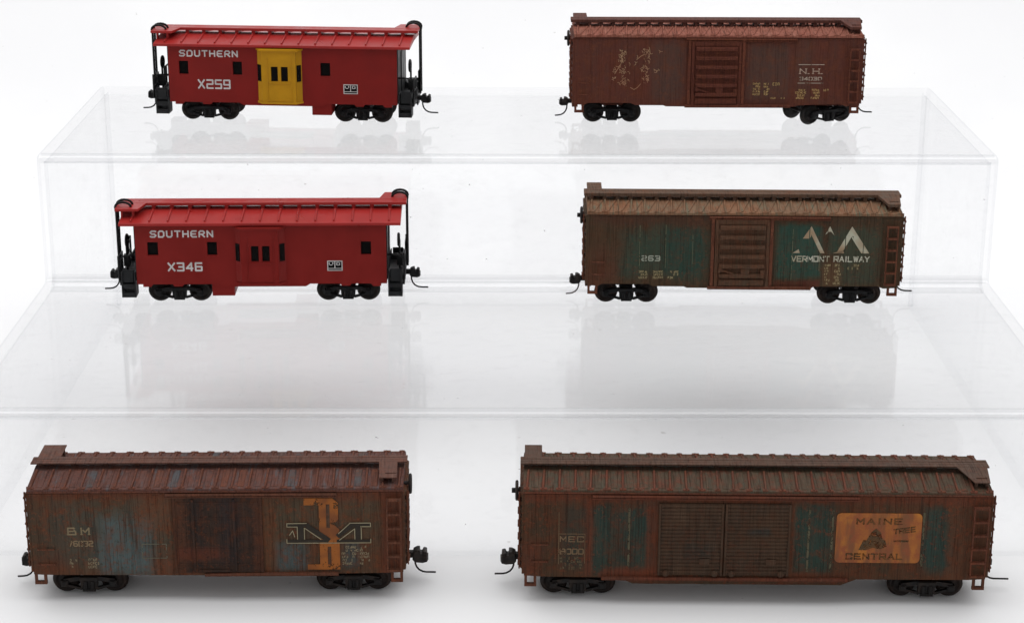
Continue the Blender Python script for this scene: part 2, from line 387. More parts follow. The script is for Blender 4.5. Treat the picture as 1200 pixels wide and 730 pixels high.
    # running board with saddles and the two corner platforms
    b0, b1 = ze + cfg['bz'][0], ze + cfg['bz'][1]; m = MB(); bw = cfg.get('bw', .235); xe = L + .09
    for k in range(3):
        w = 2 * bw / 3; m.box(-xe, xe, -bw + k * w + .006, -bw + (k + 1) * w - .006, b0 + .004 * (k == 1), b1 - .003 * (k == 1))
    i = 0; x = -L + .1
    while x < L:
        m.box(x - .05, x + .05, -bw + cfg.get('sad', .03), bw - .03, ze + rz - .08, b0 + .01); x += cfg['rib'] * (1.0 if cfg.get('diag') else 2.0); i += 1
    cl = cfg.get('lat', (.52, .34))
    lr = cfg.get('lat_r', -.04)
    fw = cfg.get('far_w', .38)
    for s, dr in ((1, .07), (-1, .0)):                                      # corner platforms
        if s > 0: P = [(L - cl[0], -(bw - .01), 0), (L - lr, -(bw - .01), 0), (L - max(lr, .03), -.88, -dr), (L - cl[1], -.88, -dr)]
        else: P = [(-L + fw, bw - .01, 0), (-L, bw - .01, 0), (-L, .88, 0), (-L + fw, .88, 0)]
        m.add([(x, y, b0 + .002 + z) for x, y, z in P] + [(x, y, b1 - .004 + z) for x, y, z in P], [(0, 3, 2, 1), (4, 5, 6, 7), (0, 1, 5, 4), (1, 2, 6, 5), (2, 3, 7, 6), (3, 0, 4, 7)])
        for xx in (L - min(cl[1], fw) + .06, L - max(lr, 0) - .08): m.box(s * xx - .03, s * xx + .03, -s * .80, -s * .72, ze + lip - .02, b0 - .05)
    for xx, s in ((L - cl[1] * .5, -1), (-L + cl[1] * .5, 1)): m.tube([(xx - .12, s * .7, b1 - .045), (xx + .12, s * .7, b1 - .045)], .014, 6)
    m.build('running_board', M['board'], root, .008, 1)
    # door(s)
    for (da, db, z0, z1) in cfg['doors']:
        d = MB(); y = -HW
        d.box(da, db, y - .035, y + .01, z0, z1)
        st = cfg['door_style']
        if st == 'ribbed':
            hh = (z1 - z0); d.box(da, da + .09, y - .06, y - .03, z0, z1).box(db - .09, db, y - .06, y - .03, z0, z1).box(da + .088, db - .088, y - .059, y - .03, z1 - .13, z1)
            for k in range(6):
                z = z1 - .20 - k * .255; 
                if k < 5 or True: d.prism([(y - .034, z - .062), (y - .125, z - .05), (y - .125, z + .03), (y - .034, z + .065)], da + .12, db - .12, 'x')
            zl = z0 + .42
            d.bar((da + .14, zl + .05), (da + .5, zl - .07), .05, y - .105, y - .07).box(da + .10, da + .2, y - .11, y - .06, zl - .03, zl + .09)
            d.box((da + db) / 2 - .02, (da + db) / 2 + .2, y - .10, y - .06, zl - .10, zl + .10).box(db - .22, db - .1, y - .10, y - .06, zl - .16, zl + .05)
            d.box(da + .12, db - .12, y - .085, y - .04, z0 + .04, z0 + .2)
        elif st == 'fine':
            d.box(da, da + .05, y - .07, y - .03, z0, z1).box(db - .05, db, y - .07, y - .03, z0, z1)
            nn = 19
            for k in range(nn):
                z = z0 + .08 + k * (z1 - z0 - .13) / (nn - 1)
                d.prism([(y - .034, z - .036), (y - .058, z - .014), (y - .058, z + .014), (y - .034, z + .036)], da + .045, db - .045, 'x')
            for xx in (da + .17, db - .17): d.lathe([(.07, .0), (.07, .03), (.03, .035), (0.0, .04)][::-1] and [(.0, -.05), (.03, -.045), (.07, -.04), (.07, .0)], (xx, y - .07, z0 + .06), 'y', 12)
            d.box(db - .5, db - .28, y - .085, y - .06, z0 + .26, z0 + .40)
        else:
            d.box(da, da + .06, y - .05, y - .03, z0, z1).box(db - .06, db, y - .05, y - .03, z0, z1)
            for k in range(5): 
                z = z0 + .2 + k * .36; d.box(da + .08, db - .08, y - .044, y - .03, z - .02, z + .02)
            d.box(da + .40, da + .46, y - .065, y - .03, z0 + .04, z1 - .05).box(da + 1.28, da + 1.34, y - .06, y - .03, z0 + .04, z1 - .05)
            d.box(da + .52, da + 1.2, y - .075, y - .03, z0 + .03, z0 + .08)
        d.build('door', M['door'], root, .008, 1)
    if cfg.get('posts'):
        for x in cfg['posts']: MB().box(x - .04, x + .04, -HW - .062, -HW + .01, zs + .06, ze - .08).build('door_post', M['trim'], root, .006, 1)
    ta, tb = cfg['track']; m = MB()
    m.box(ta, tb, -HW - .085, -HW + .01, ze - .075, ze - .03).box(ta, tb, -HW - .055, -HW + .01, ze - .125, ze - .095)
    m.build('door_track', M['trim'], root, .006, 1)
    ta, tb = cfg['track2']; m = MB().box(ta, tb, -HW - .075, -HW + .01, zs + .0, zs + .05).box(ta, tb, -HW - .045, -HW + .01, zs - .035, zs + .004)
    m.build('door_track', M['trim'], root, .006, 1)
    # ladder, grab irons, steps
    a, b_, z0, z1, nr = cfg['ladder']; ladder(root, M['trim'], a, b_, z0, z1, nr, -HW)
    for z in cfg['grabs'][2:]:
        MB().tube([(cfg['grabs'][0], -HW + .005, z), (cfg['grabs'][0], -HW - .05, z), (cfg['grabs'][1], -HW - .05, z), (cfg['grabs'][1], -HW + .005, z)], .016, 6).build('grab_iron', M['trim'], root)
    for s in (-1, 1):
        stirrup(root, M['trim'], s * (L - .14), -HW + .03, zs + .06, .2, .22 + cfg.get('drop', 0)); stirrup(root, M['trim'], s * (L - .14), HW - .05, zs + .06, .2, .22)
    # end ladder rungs
    for s in (-1, 1):
        m = MB()
        for y in (-.86, -.58): m.box(s * (L + .09), s * (L + .12), y - .02, y + .02, zs + .15, ze - .05)
        for k in range(6): m.box(s * (L + .09), s * (L + .14), -.87, -.57, zs + .23 + k * .3, zs + .27 + k * .3)
        m.build('end_ladder', M['trim'], root)
    brake_wheel(root, M['iron'], cfg['brake'][0] * L, cfg['brake'][1], cfg['brake'][2], cfg['brake'][0])
    for s in (-1, 1):
        kw = cfg['coupler'][s]
        make_coupler(root, M['iron'], s * (L + kw.pop('out', 0)), s, **kw)
    for (x, yaw, dz, ym) in tx: make_truck(root, x, (M['frame'], M['wheel']), ym, yaw, dz)
    # under-frame gear
    m = MB().box(-1.1, -.5, -.3, .3, zs - .17, zs + .03).box(.2, .75, -.25, .3, zs - .14, zs + .03).box(-2.2, 2.2, -.12, .12, zs - .13, zs - .02)
    m.build('underframe', M['frame'], root, .02)
    return root, body

IRON = plastic('sooty_iron', (.018, .016, .016), .5, .2, .16, (.10, .06, .04), .25)
IRONR = plastic('rusty_black_iron', (.022, .016, .014), .6, .25, .16, (.12, .05, .03), .5)
BLACK = plastic('black_plastic', (.012, .012, .013), .45, .2, .16)
WHEEL = plastic('dark_wheel', (.016, .015, .015), .42, .2, .16, (.06, .04, .03), .25)
WHEELB = plastic('brown_wheel', (.020, .015, .014), .5, .25, .16, (.10, .05, .03), .18)
PIN = plastic('dull_pin_metal', (.16, .14, .13), .4, .2, .6)

def mats(side, roof, board, door, trim, iron=IRON, frame=IRON, wheel=WHEEL, rib=None, panel=None):
    return dict(rib=rib or roof, panel=panel or roof, side=side, roof=roof, board=board, door=door, trim=trim, iron=iron, frame=frame, wheel=wheel)

def seams(a, b, n): return [a + (b - a) * i / (n - 1) for i in range(n)]
H1, H2 = 3.465, 6.926
ZS, ZE = .576, 2.513

def place(x, y, a, z):           # centre of a car whose near face passes through (x, y)
    return (x - math.sin(a) * HW, y + math.cos(a) * HW, z)

# --- rusty brown boxcar, back right
a = R(-.264)
NH_L = 7.96 / 2
nh, nh_body = boxcar(dict(name='boxcar', label='plain rusty brown boxcar with scratched white emblem and a derailed right truck, on top step', seed=1,
    loc=place(6.02, 54.40, a, H2), yaw=a, L=7.96, zs=ZS, ze=ZE, ridge=.17, bz=(.262, .345), rib=.332, skew=.05, diag=True,
    sill=[(-3.98, .62), (-3.7, .60), (-3.6, .66), (-2.4, .66), (-2.28, .60), (-1.5, .60), (-1.42, .565), (2.17, .565), (2.25, .61), (3.45, .64), (3.6, .58), (3.98, .60)],
    tx=[(-2.9, 0, 0, 0), (2.93, R(24), 0, -.10)], seams=seams(-3.5, -1.05, 6) + seams(1.2, 3.5, 6),
    doors=[(-.74, .65, .62, 2.40)], door_style='ribbed', posts=(-.80, .70), track=(-.9, 2.17), track2=(-.9, 2.05),
    ladder=(3.64, 3.89, .72, 2.20, 6), grabs=(-3.85, -3.55, .90, 1.23), brake=(-1, -.35, 2.36),
    coupler={-1: dict(z=.50, size=.85), 1: dict(z=.50, head=False, size=.5, pin_len=1.25, drop=.12)},
    mats=mats(weathered('brown_side', (.135, .040, .026), (.115, .040, .029), [((.098, .062, .050), -1.9, -.95, .7, 2.4, .22, .75), ((.095, .060, .048), .85, 1.95, .8, 2.3, .14, .8), ((.10, .055, .042), 2.1, 2.6, .7, 2.45, .2, .6), ((.16, .044, .024), -3.98, -3.4, .5, 1.3, .3, .6)],
                       (.085, .052, .042), .35, (.19, .06, .028), .4, 1, .7, 5, .65),
              weathered('brown_roof', (.29, .098, .068), (.31, .115, .080), (), (.36, .18, .13), .35, (.14, .045, .028), .4, 2, .75),
              weathered('brown_board', (.12, .045, .034), (.10, .045, .036), (), None, 0, (.17, .06, .04), .4, 3),
              weathered('brown_door', (.135, .040, .026), (.12, .036, .024), (), None, 0, (.18, .06, .03), .4, 4),
              weathered('brown_trim', (.165, .050, .030), (.14, .044, .028), (), None, 0, (.22, .08, .04), .4, 5), frame=BLACK, wheel=WHEEL)))
ylw = decal('ochre_stencil', (.55, .37, .15), .80, 1); wht = decal('worn_white_print', (.52, .42, .34), .70, 2)
p = MB(); Y = -HW
stroke_text(p, 'N.H.', 2.27, 2.95, 1.49, 1.65, .026, Y, .03, .42, 0)
p.build('lettering', decal('faded_serif_print', (.50, .36, .28), .78, 3), nh_body)
p = MB(); stroke_text(p, '34030', 2.27, 2.90, 1.31, 1.41, .02, Y, 0, .4, .2)
p.bar((2.23, 1.755), (2.95, 1.755), .018, Y - .004, Y).bar((2.23, 1.235), (2.95, 1.235), .018, Y - .004, Y)
p.build('road_number', wht, nh_body)
p = MB(); stencil(p, .98, 1.22, .88, 1.25, 5, Y, 3, .9); stencil(p, 1.28, 1.45, .88, 1.25, 5, Y, 5, .9); stencil(p, 1.52, 1.74, 1.15, 1.26, 1, Y, 6, 1)
stencil(p, 2.18, 2.48, .78, 1.08, 4, Y, 8, .9); stencil(p, 2.62, 2.86, .78, 1.08, 4, Y, 9, .8); stencil(p, 2.96, 3.12, 1.0, 1.08, 1, Y, 4, 1); stencil(p, 1.45, 1.9, .78, .84, 1, Y, 12, .5)
p.build('stencilling', ylw, nh_body)
p = MB(); q = random.Random(21)
def scratch_letter(mb, cx, cz, w, h, q, n=7):
    for k in range(n):
        x = cx + q.uniform(-w, w) * .5; z = cz + q.uniform(-h, h) * .5; l = q.uniform(.05, .13); an = q.choice([1.1, 1.3, 1.5, 2.0, .5, -.4]) + q.uniform(-.2, .2)
        pts = [(x + l * math.cos(an + j * .35) * (j / 3 - .5), z + l * math.sin(an + j * .3) * (j / 3 - .5)) for j in range(4)]
        for i, (u, v) in enumerate(zip(pts[:-1], pts[1:])): mb.bar(u, v, .011, Y - .004 - .0003 * ((k + i) % 6), Y + .001, .003)
for (cx, cz, w, h, n) in ((-2.63, 2.08, .16, .22, 13), (-2.68, 1.86, .22, .16, 8), (-2.72, 1.60, .34, .20, 13), (-2.60, 1.28, .28, .22, 15), (-2.9, 1.32, .14, .12, 4), (-1.98, 2.10, .24, .18, 14),
                          (-1.95, 1.90, .14, .18, 8), (-2.02, 1.62, .2, .2, 10), (-2.0, 1.32, .18, .22, 10), (-1.68, 1.56, .16, .1, 5), (-1.6, 2.12, .05, .04, 2), (-2.35, 1.75, .3, .5, 5), (-2.66, 1.72, .2, .8, 10), (-2.0, 1.7, .16, .8, 9)): scratch_letter(p, cx, cz, w, h, q, n)
for pts in ([(-2.26, 1.88), (-2.14, 1.98), (-2.02, 2.04)], [(-2.42, 1.10), (-2.32, 1.04), (-2.22, 1.10), (-2.14, 1.2)], [(-2.86, 1.48), (-2.78, 1.62), (-2.7, 1.75)]):
    for i, (u, v) in enumerate(zip(pts[:-1], pts[1:])): p.bar(u, v, .014, Y - .004 - .0003 * i, Y, .004)
p.build('emblem', decal('scratched_emblem', (.46, .29, .17), .74, 5, (.42, .22, .13)), nh_body)

# --- green boxcar, middle right
a = R(-1.119)
G1, G2 = (.036, .082, .060), (.026, .070, .055)
vr, vr_body = boxcar(dict(name='boxcar', label='rusted dark green boxcar with white mountain peaks above white lettering, on middle step', seed=2,
    loc=place(6.198, 48.575, a, H1), yaw=a, L=7.96, zs=ZS, ze=ZE, ridge=.17, bz=(.262, .345), rib=.335, skew=.05, diag=True,
    sill=[(-3.98, .62), (-3.7, .60), (-3.6, .66), (-2.4, .66), (-2.3, .60), (-1.5, .60), (-1.42, .565), (1.75, .565), (1.83, .62), (3.45, .64), (3.6, .58), (3.98, .60)],
    tx=[(-2.95, 0, 0, 0), (2.82, 0, 0, 0)], seams=seams(-3.5, -1.05, 6) + seams(1.2, 3.5, 6),
    doors=[(-.74, .65, .62, 2.40)], door_style='ribbed', posts=(-.80, .70), track=(-.9, 2.17), track2=(-.9, 1.75),
    ladder=(3.62, 3.88, .72, 2.24, 6), grabs=(-3.85, -3.55, .92, 1.25), brake=(-1, -.62, 2.38),
    coupler={-1: dict(z=.50, size=.95, pin_mat=PIN), 1: dict(z=.52, head=False, size=.5, pin_len=1.3, drop=.12)},
    mats=mats(weathered('green_side', (.085, .050, .028), (.070, .046, .028), [(G1, -3.1, -.9, .9, 2.05, .28, .8), (G2, -2.1, -1.0, .95, 2.2, .2, .85), ((.030, .086, .066), .84, 1.98, .85, 2.25, .10, 1.0), (G1, 2.2, 2.5, 1.5, 2.1, .15, .8), ((.056, .076, .052), 2.45, 3.45, .7, 2.2, .15, .85),
                       ((.15, .045, .026), -3.98, -3.3, .5, 1.4, .4, .7), ((.13, .036, .024), .8, 2.0, .55, .78, .06, .9), ((.15, .085, .045), 2.0, 2.5, .6, 1.2, .1, .7), ((.10, .04, .026), -3.9, .5, 2.25, 2.6, .1, .6)],
                       (.045, .058, .038), .35, (.15, .055, .028), .26, 11, .7, 5, .85),
              weathered('green_roof', (.25, .126, .070), (.21, .130, .080), (), (.140, .152, .104), .9, (.24, .080, .036), .45, 12, .75, 7),
              weathered('green_board', (.15, .085, .055), (.12, .08, .058), (), None, 0, (.2, .075, .04), .4, 13),
              weathered('green_car_door', (.13, .062, .036), (.105, .058, .036), (), (.06, .06, .04), .4, (.17, .06, .03), .4, 14),
              weathered('green_car_trim', (.16, .056, .032), (.14, .05, .03), (), None, 0, (.24, .09, .05), .4, 15), frame=BLACK, wheel=WHEELB)))
wl = decal('worn_white_lettering', (.58, .56, .46), .84, 6, (.46, .44, .34))
p = MB(); stroke_text(p, 'VERMONT', 1.22, 2.20, 1.285, 1.445, .028, Y, 0, .38, 0); p.build('lettering', decal('flaked_white_lettering', (.55, .54, .44), .82, 8, (.40, .36, .25)), vr_body)
p = MB(); stroke_text(p, 'RAILWAY', 2.30, 3.22, 1.285, 1.445, .028, Y, 0, .38, 0); p.build('lettering', wl, vr_body)
p = MB()
def peak(mb, xl, xa, xr, z0, z1, wl_, wr_, left=1.0, right=1.0):
    for (x0, w, s, fr, k) in ((xl, wl_, 1, left, 0), (xr, wr_, -1, right, 1)):
        if fr <= 0: continue
        zb = z1 - (z1 - z0) * fr; f = lambda z: x0 + (xa - x0) * (z - z0) / (z1 - z0)
        g = lambda z: f(z) + s * w
        zc = z1 - (z1 - z0) * w / abs(xa - x0) * .98
        mb.prism([(f(zb), zb), (g(zb), zb), (xa, zc), (xa, z1)], Y - .004 - .0005 * k, Y + .001)
peak(p, 1.25, 1.70, 2.06, 1.52, 2.23, .17, .11, .46, 1.0)
p.prism([(1.25, 1.52), (1.43, 1.52), (1.40, 1.62)], Y - .004, Y + .001)
p.prism([(2.06, 2.01), (2.17, 2.23), (2.29, 1.99), (2.20, 2.09), (2.15, 2.09)], Y - .004, Y + .001)
peak(p, 2.36, 2.73, 3.20, 1.52, 2.23, .14, .20)
p.prism([(2.27, 1.52), (2.56, 1.52), (2.53, 1.60)], Y - .004, Y + .001)
p.build('mountain_emblem', decal('worn_mountain_print', (.50, .49, .38), .92, 7, (.38, .27, .17)), vr_body)
p = MB(); stroke_text(p, '263', -2.60, -2.12, 1.275, 1.425, .03, Y, .0, .55, .3); p.build('road_number', decal('faded_number', (.42, .44, .36), .74, 9), vr_body)
p = MB(); stencil(p, -2.66, -2.42, .80, 1.03, 3, Y, 31, .85); stencil(p, -2.3, -2.02, .80, 1.03, 3, Y, 32, .8); stencil(p, -1.92, -1.62, .80, 1.03, 3, Y, 33, .5)
stencil(p, 2.08, 2.24, .68, 1.24, 7, Y, 34, .7); stencil(p, 2.32, 2.5, .68, 1.24, 7, Y, 35, .8); stencil(p, 2.62, 2.95, 1.08, 1.24, 2, Y, 36, .75)
p.build('stencilling', decal('green_car_stencil', (.42, .34, .18), .74, 10), vr_body)
STK = decal('pale_seam_streak', (.17, .18, .11), .66, 11)
for x, z0, z1 in ((-2.65, 1.1, 2.22), (-1.99, 1.1, 2.24), (1.24, .8, 2.15), (-1.3, 1.2, 2.0), (1.94, 1.05, 1.5)): MB().box(x - .006, x + .006, Y - .009, Y + .001, z0, z1).build('seam_streak', STK, vr_body)

# --- brown and blue boxcar with big B M emblem, front left
a = R(.887)
BLUE = (.094, .136, .140)
bm, bm_body = boxcar(dict(name='boxcar', label='rusty boxcar with faded blue patches and orange B over black M, front left', seed=3,
    loc=place(-6.077, 39.016, a, 0), yaw=a, L=7.96, zs=ZS, ze=ZE, ridge=.20, bz=(.300, .332), bw=.19, sad=.17, lip=.075, tooth=.026, lat=(.52, .50), lat_r=.12, far_w=.5, rib=.348, skew=0, diag=False, panels=[0, 0, 0, 0, 2, 1], drop=.02,
    sill=[(-3.98, .60), (-3.7, .585), (-2.0, .57), (-.9, .555), (2.5, .555), (2.6, .575), (3.7, .585), (3.98, .60)],
    tx=[(-2.88, 0, -.06, 0), (2.88, 0, -.06, 0)], seams=seams(-3.5, -1.25, 5) + seams(1.2, 3.5, 6),
    doors=[(-.93, .98, .63, 2.40)], door_style='plain', posts=None, track=(-1.07, 2.58), track2=(-.3, 2.58),
    ladder=(3.65, 3.94, .70, 2.34, 6), grabs=(-3.85, -3.5, .85, 1.2), brake=(1, -.45, 2.44),
    coupler={-1: dict(z=.52, size=1.0, pin_len=1.1), 1: dict(z=.56, size=1.12, pin_len=1.35)},
    mats=mats(weathered('blue_brown_side', (.112, .050, .026), (.074, .048, .030), [((.078, .084, .062), -3.3, -.9, .62, 2.2, .4, .7), (BLUE, -2.6, -1.38, .62, 1.85, .24, 1.0), ((.062, .062, .05), -3.7, -2.6, .7, 2.2, .3, .55), ((.075, .07, .055), -2.2, -1.4, 1.2, 2.1, .3, .5), ((.16, .058, .028), -1.7, -.6, 1.6, 2.5, .25, .55), ((.16, .05, .025), -1.4, -.5, .5, 1.1, .2, .7), ((.15, .042, .022), -3.98, 3.98, 2.36, 2.55, .08, .7), ((.13, .042, .024), -3.98, -3.3, .5, 1.0, .25, .6),
                       ((.070, .104, .108), 1.22, 1.9, .66, 1.35, .14, .95), ((.080, .066, .042), 1.1, 3.6, 1.2, 2.4, .3, .6), ((.15, .060, .028), .9, 1.25, .6, 2.4, .1, .55), ((.056, .080, .080), 2.72, 3.05, .75, 1.28, .1, .85), ((.15, .042, .024), 3.5, 4.0, .5, 2.6, .08, .8), ((.14, .044, .024), 2.5, 4.0, 2.25, 2.6, .1, .7)],
                       (.036, .032, .026), .55, (.18, .052, .022), .5, 21),
              weathered('blue_brown_roof', (.125, .056, .044), (.105, .052, .044), (), (.095, .10, .108), .7, (.19, .06, .035), .5, 22, .72, 6),
              weathered('blue_brown_board', (.145, .072, .055), (.12, .066, .052), (), None, 0, (.19, .07, .045), .45, 23),
              weathered('dark_stained_door', (.050, .028, .021), (.036, .024, .019), [((.026, .020, .020), -.52, -.28, .8, 2.5, .10, .6), ((.026, .023, .026), .06, .44, .8, 2.5, .12, .65), ((.11, .042, .022), -1, -.65, .5, 2.5, .1, .7), ((.11, .040, .022), .78, 1.0, .5, 2.5, .06, .6), ((.15, .04, .022), -.9, .05, .95, 1.2, .1, .7)], (.085, .042, .026), .55, (.13, .042, .02), .5, 24, .72, 9),
              weathered('blue_brown_trim', (.15, .055, .032), (.115, .048, .030), (), None, 0, (.2, .065, .035), .5, 25), wheel=WHEELB, rib=weathered('blue_brown_rib', (.14, .050, .032), (.12, .050, .036), (), None, 0, (.2, .065, .035), .5, 27), panel=weathered('grey_blue_panel', (.084, .084, .090), (.100, .066, .056), (), None, 0, (.16, .055, .035), .45, 28))))
ORG = decal('worn_orange_paint', (.36, .118, .028), .78, 12, (.20, .070, .028), 6)
BLK = decal('worn_black_paint', (.045, .036, .028), .84, 13); OUT = decal('worn_white_outline', (.36, .31, .20), .86, 14)
p = MB(); y0, y1 = Y - .014, Y + .001
p.prism([(1.87, 2.35), (2.48, 2.35), (2.60, 2.24), (2.60, 1.86), (2.50, 1.74), (2.62, 1.62), (2.62, .68), (1.92, .68), (1.92, .80), (2.19, .80), (2.19, 2.19), (1.87, 2.19)], y0, y1)
p.build('letter_b', ORG, bm_body)
GAP = weathered('letter_gap_paint', (.105, .056, .034), (.085, .052, .034), seed=26)
for u0, u1, v0, v1 in ((2.345, 2.42, 1.66, 2.21), (2.36, 2.435, .80, 1.22)): MB().box(u0, u1, y0 - .003, y0 + .002, v0, v1).build('letter_b_opening', GAP, bm_body)
p = MB(); yy = y0 - .004
def mbar(u, v, t): p.bar(u, v, t, yy - .0008 * len(p.v) / 8 * .1, yy + .001)
L1 = [((1.50, 1.735), (1.98, 1.735), .075), ((1.50, 1.355), (2.36, 1.355), .06), ((1.795, 1.39), (1.795, 1.70), .115), ((1.93, 1.71), (2.40, 1.36), .115), ((2.56, 1.355), (3.28, 1.355), .06), ((3.02, 1.39), (3.02, 1.70), .115), ((2.86, 1.735), (3.28, 1.735), .075), ((2.57, 1.46), (2.88, 1.71), .10)]
for u, v, t in L1: mbar(u, v, t)
p.build('letter_m', BLK, bm_body)
p = MB(); zz = yy - .004
L2 = [((1.49, 1.31), (3.29, 1.31)), ((1.50, 1.69), (1.72, 1.69)), ((1.50, 1.69), (1.50, 1.77)), ((1.49, 1.31), (1.49, 1.40)), ((1.72, 1.69), (1.72, 1.40)), ((1.87, 1.40), (1.87, 1.66)), ((1.88, 1.66), (2.22, 1.40)), ((3.29, 1.31), (3.29, 1.40)), ((3.29, 1.69), (3.08, 1.69)), ((3.29, 1.69), (3.29, 1.77)), ((3.09, 1.68), (3.09, 1.40)), ((2.95, 1.40), (2.95, 1.64)), ((2.95, 1.64), (2.62, 1.38)), ((2.60, 1.53), (2.84, 1.76)), ((2.84, 1.775), (3.29, 1.775)), ((1.50, 1.77), (1.92, 1.775)), ((1.55, 1.50), (1.62, 1.60)), ((1.66, 1.46), (1.62, 1.60))]
for i, (u, v) in enumerate(L2): p.bar(u, v, .017, zz - .0004 * i, zz + .001, .006)
p.build('letter_m_outline', OUT, bm_body)
p = MB(); stroke_text(p, 'BM', -3.20, -2.72, 1.52, 1.70, .032, Y, .028, .75, 0)
p.build('lettering', decal('tan_print', (.26, .20, .12), .80, 15), bm_body)
p = MB(); stroke_text(p, '76032', -3.20, -2.66, 1.25, 1.39, .026, Y, .0, .42, .3); p.build('road_number', decal('tan_number', (.24, .17, .10), .78, 16), bm_body)
p = MB(); stencil(p, -3.2, -2.95, .75, .97, 3, Y, 41, .6); stencil(p, -2.8, -2.56, .73, .98, 3, Y, 42, .8); stencil(p, 2.66, 3.28, .78, 1.24, 6, Y, 43, .5)
p.build('stencilling', decal('tan_stencil', (.30, .24, .15), .70, 17), bm_body)
p = MB(); 
for u, v in (((-1.62, 1.30), (-1.10, 1.30)), ((-1.62, .97), (-1.10, .97)), ((-1.62, .97), (-1.62, 1.30)), ((-1.10, .97), (-1.10, 1.30))): p.bar(u, v, .014, Y - .006, Y + .001)
p.build('placard_outline', decal('faint_outline', (.15, .14, .10), .74, 18), bm_body)

# --- long brown boxcar with orange badge, front right
a = R(-1.023)
ZSM, ZEM = .558, 2.542
ME_L = 9.932 / 2
GG = (.022, .050, .042)
me, me_body = boxcar(dict(name='boxcar', label='longest boxcar, rusty brown with double ribbed doors and an orange rectangular badge, front right', seed=4,
    loc=place(5.473, 38.823, a, 0), yaw=a, L=9.932, zs=ZSM, ze=ZEM, ridge=.20, bz=(.300, .335), bw=.20, sad=.17, lip=.075, tooth=.026, rib=.338, skew=0.03, diag=False, drop=.02,
    sill=[(-4.966, .60), (-4.6, .58), (-3.0, .57), (-2.92, .57), (-2.62, .43), (1.86, .43), (2.19, .57), (4.6, .58), (4.966, .60)],
    tx=[(-3.79, 0, -.06, 0), (3.79, 0, -.06, 0)], seams=seams(-4.5, -2.25, 6) + seams(.95, 4.45, 8),
    doors=[(-2.09, -.705, .66, 2.33), (-.675, .72, .66, 2.33)], door_style='fine', posts=None, track=(-3.51, 2.15), track2=(-3.3, 2.0),
    ladder=(4.60, 4.91, .72, 2.30, 6), grabs=(-4.8, -4.45, .95, 1.35), brake=(-1, -.60, 2.42), lat=(.62, .36),
    coupler={-1: dict(z=.60, size=1.12, pin_len=1.25), 1: dict(z=.60, size=.75, pin_len=1.7, drop=-.02)},
    mats=mats(weathered('green_brown_side', (.096, .040, .020), (.062, .038, .022), [(GG, -3.55, -3.1, .7, 2.3, .18, 1.0), (GG, -3.05, -2.25, .8, 2.25, .18, 1.0), ((.026, .042, .036), -4.15, -3.7, .8, 2.2, .12, .65), ((.023, .054, .044), .78, 1.62, .7, 2.3, .17, 1.0), ((.024, .056, .048), 3.55, 4.12, .7, 2.25, .17, 1.0), ((.15, .042, .022), -3.66, -3.5, .6, 2.4, .06, .8), ((.17, .042, .022), -3.3, -2.1, .5, .78, .08, .8), ((.13, .038, .022), -4.966, -4.6, .5, 1.4, .2, .7), ((.13, .050, .026), 4.1, 5, .4, 2.6, .1, .55), ((.15, .040, .020), -4.966, 5, 2.34, 2.6, .08, .8), ((.15, .040, .020), -2.35, -2.1, .6, 2.3, .05, .7), ((.13, .048, .024), .70, .82, .6, 2.3, .03, .7), ((.14, .042, .022), .8, 2.0, .5, .72, .06, .7)],
                       (.030, .030, .024), .45, (.17, .042, .018), .38, 31, .7, 6),
              weathered('green_brown_roof', (.080, .056, .036), (.085, .058, .037), (), (.066, .068, .048), .7, (.17, .046, .028), .6, 32, .72, 6),
              weathered('green_brown_board', (.112, .066, .047), (.095, .060, .045), (), None, 0, (.15, .06, .04), .4, 33),
              weathered('dark_ribbed_door', (.088, .050, .030), (.070, .042, .027), [((.035, .04, .036), -.2, .3, 1.6, 1.75, .06, .8), ((.035, .038, .034), -1.5, -.9, 1.1, 1.4, .12, .6)], (.03, .024, .018), .4, (.10, .036, .02), .4, 34),
              weathered('rust_red_trim', (.155, .046, .026), (.11, .042, .026), (), None, 0, (.19, .06, .03), .5, 35), wheel=WHEELB, rib=weathered('rust_red_rib', (.15, .048, .028), (.11, .05, .032), (), None, 0, (.19, .06, .03), .5, 36))))
p = MB(); stroke_text(p, 'MEC', -4.20, -3.68, 1.40, 1.54, .024, Y, .0, .45, 0); stroke_text(p, '8000', -4.20, -3.68, 1.11, 1.25, .026, Y, 0, .35, .3)
p.bar((-4.22, 1.59), (-3.66, 1.59), .012, Y - .004, Y + .001).bar((-4.22, .88), (-4.22, 2.1), .012, Y - .009, Y + .001).bar((-3.66, .9), (-3.66, 1.59), .010, Y - .009, Y + .001)
p.build('road_number', decal('brown_tan_number', (.20, .13, .075), .82, 19), me_body)
p = MB(); stencil(p, -4.2, -3.7, .75, 1.06, 4, Y, 51, .6); p.build('stencilling', decal('dim_stencil', (.16, .12, .07), .70, 20), me_body)
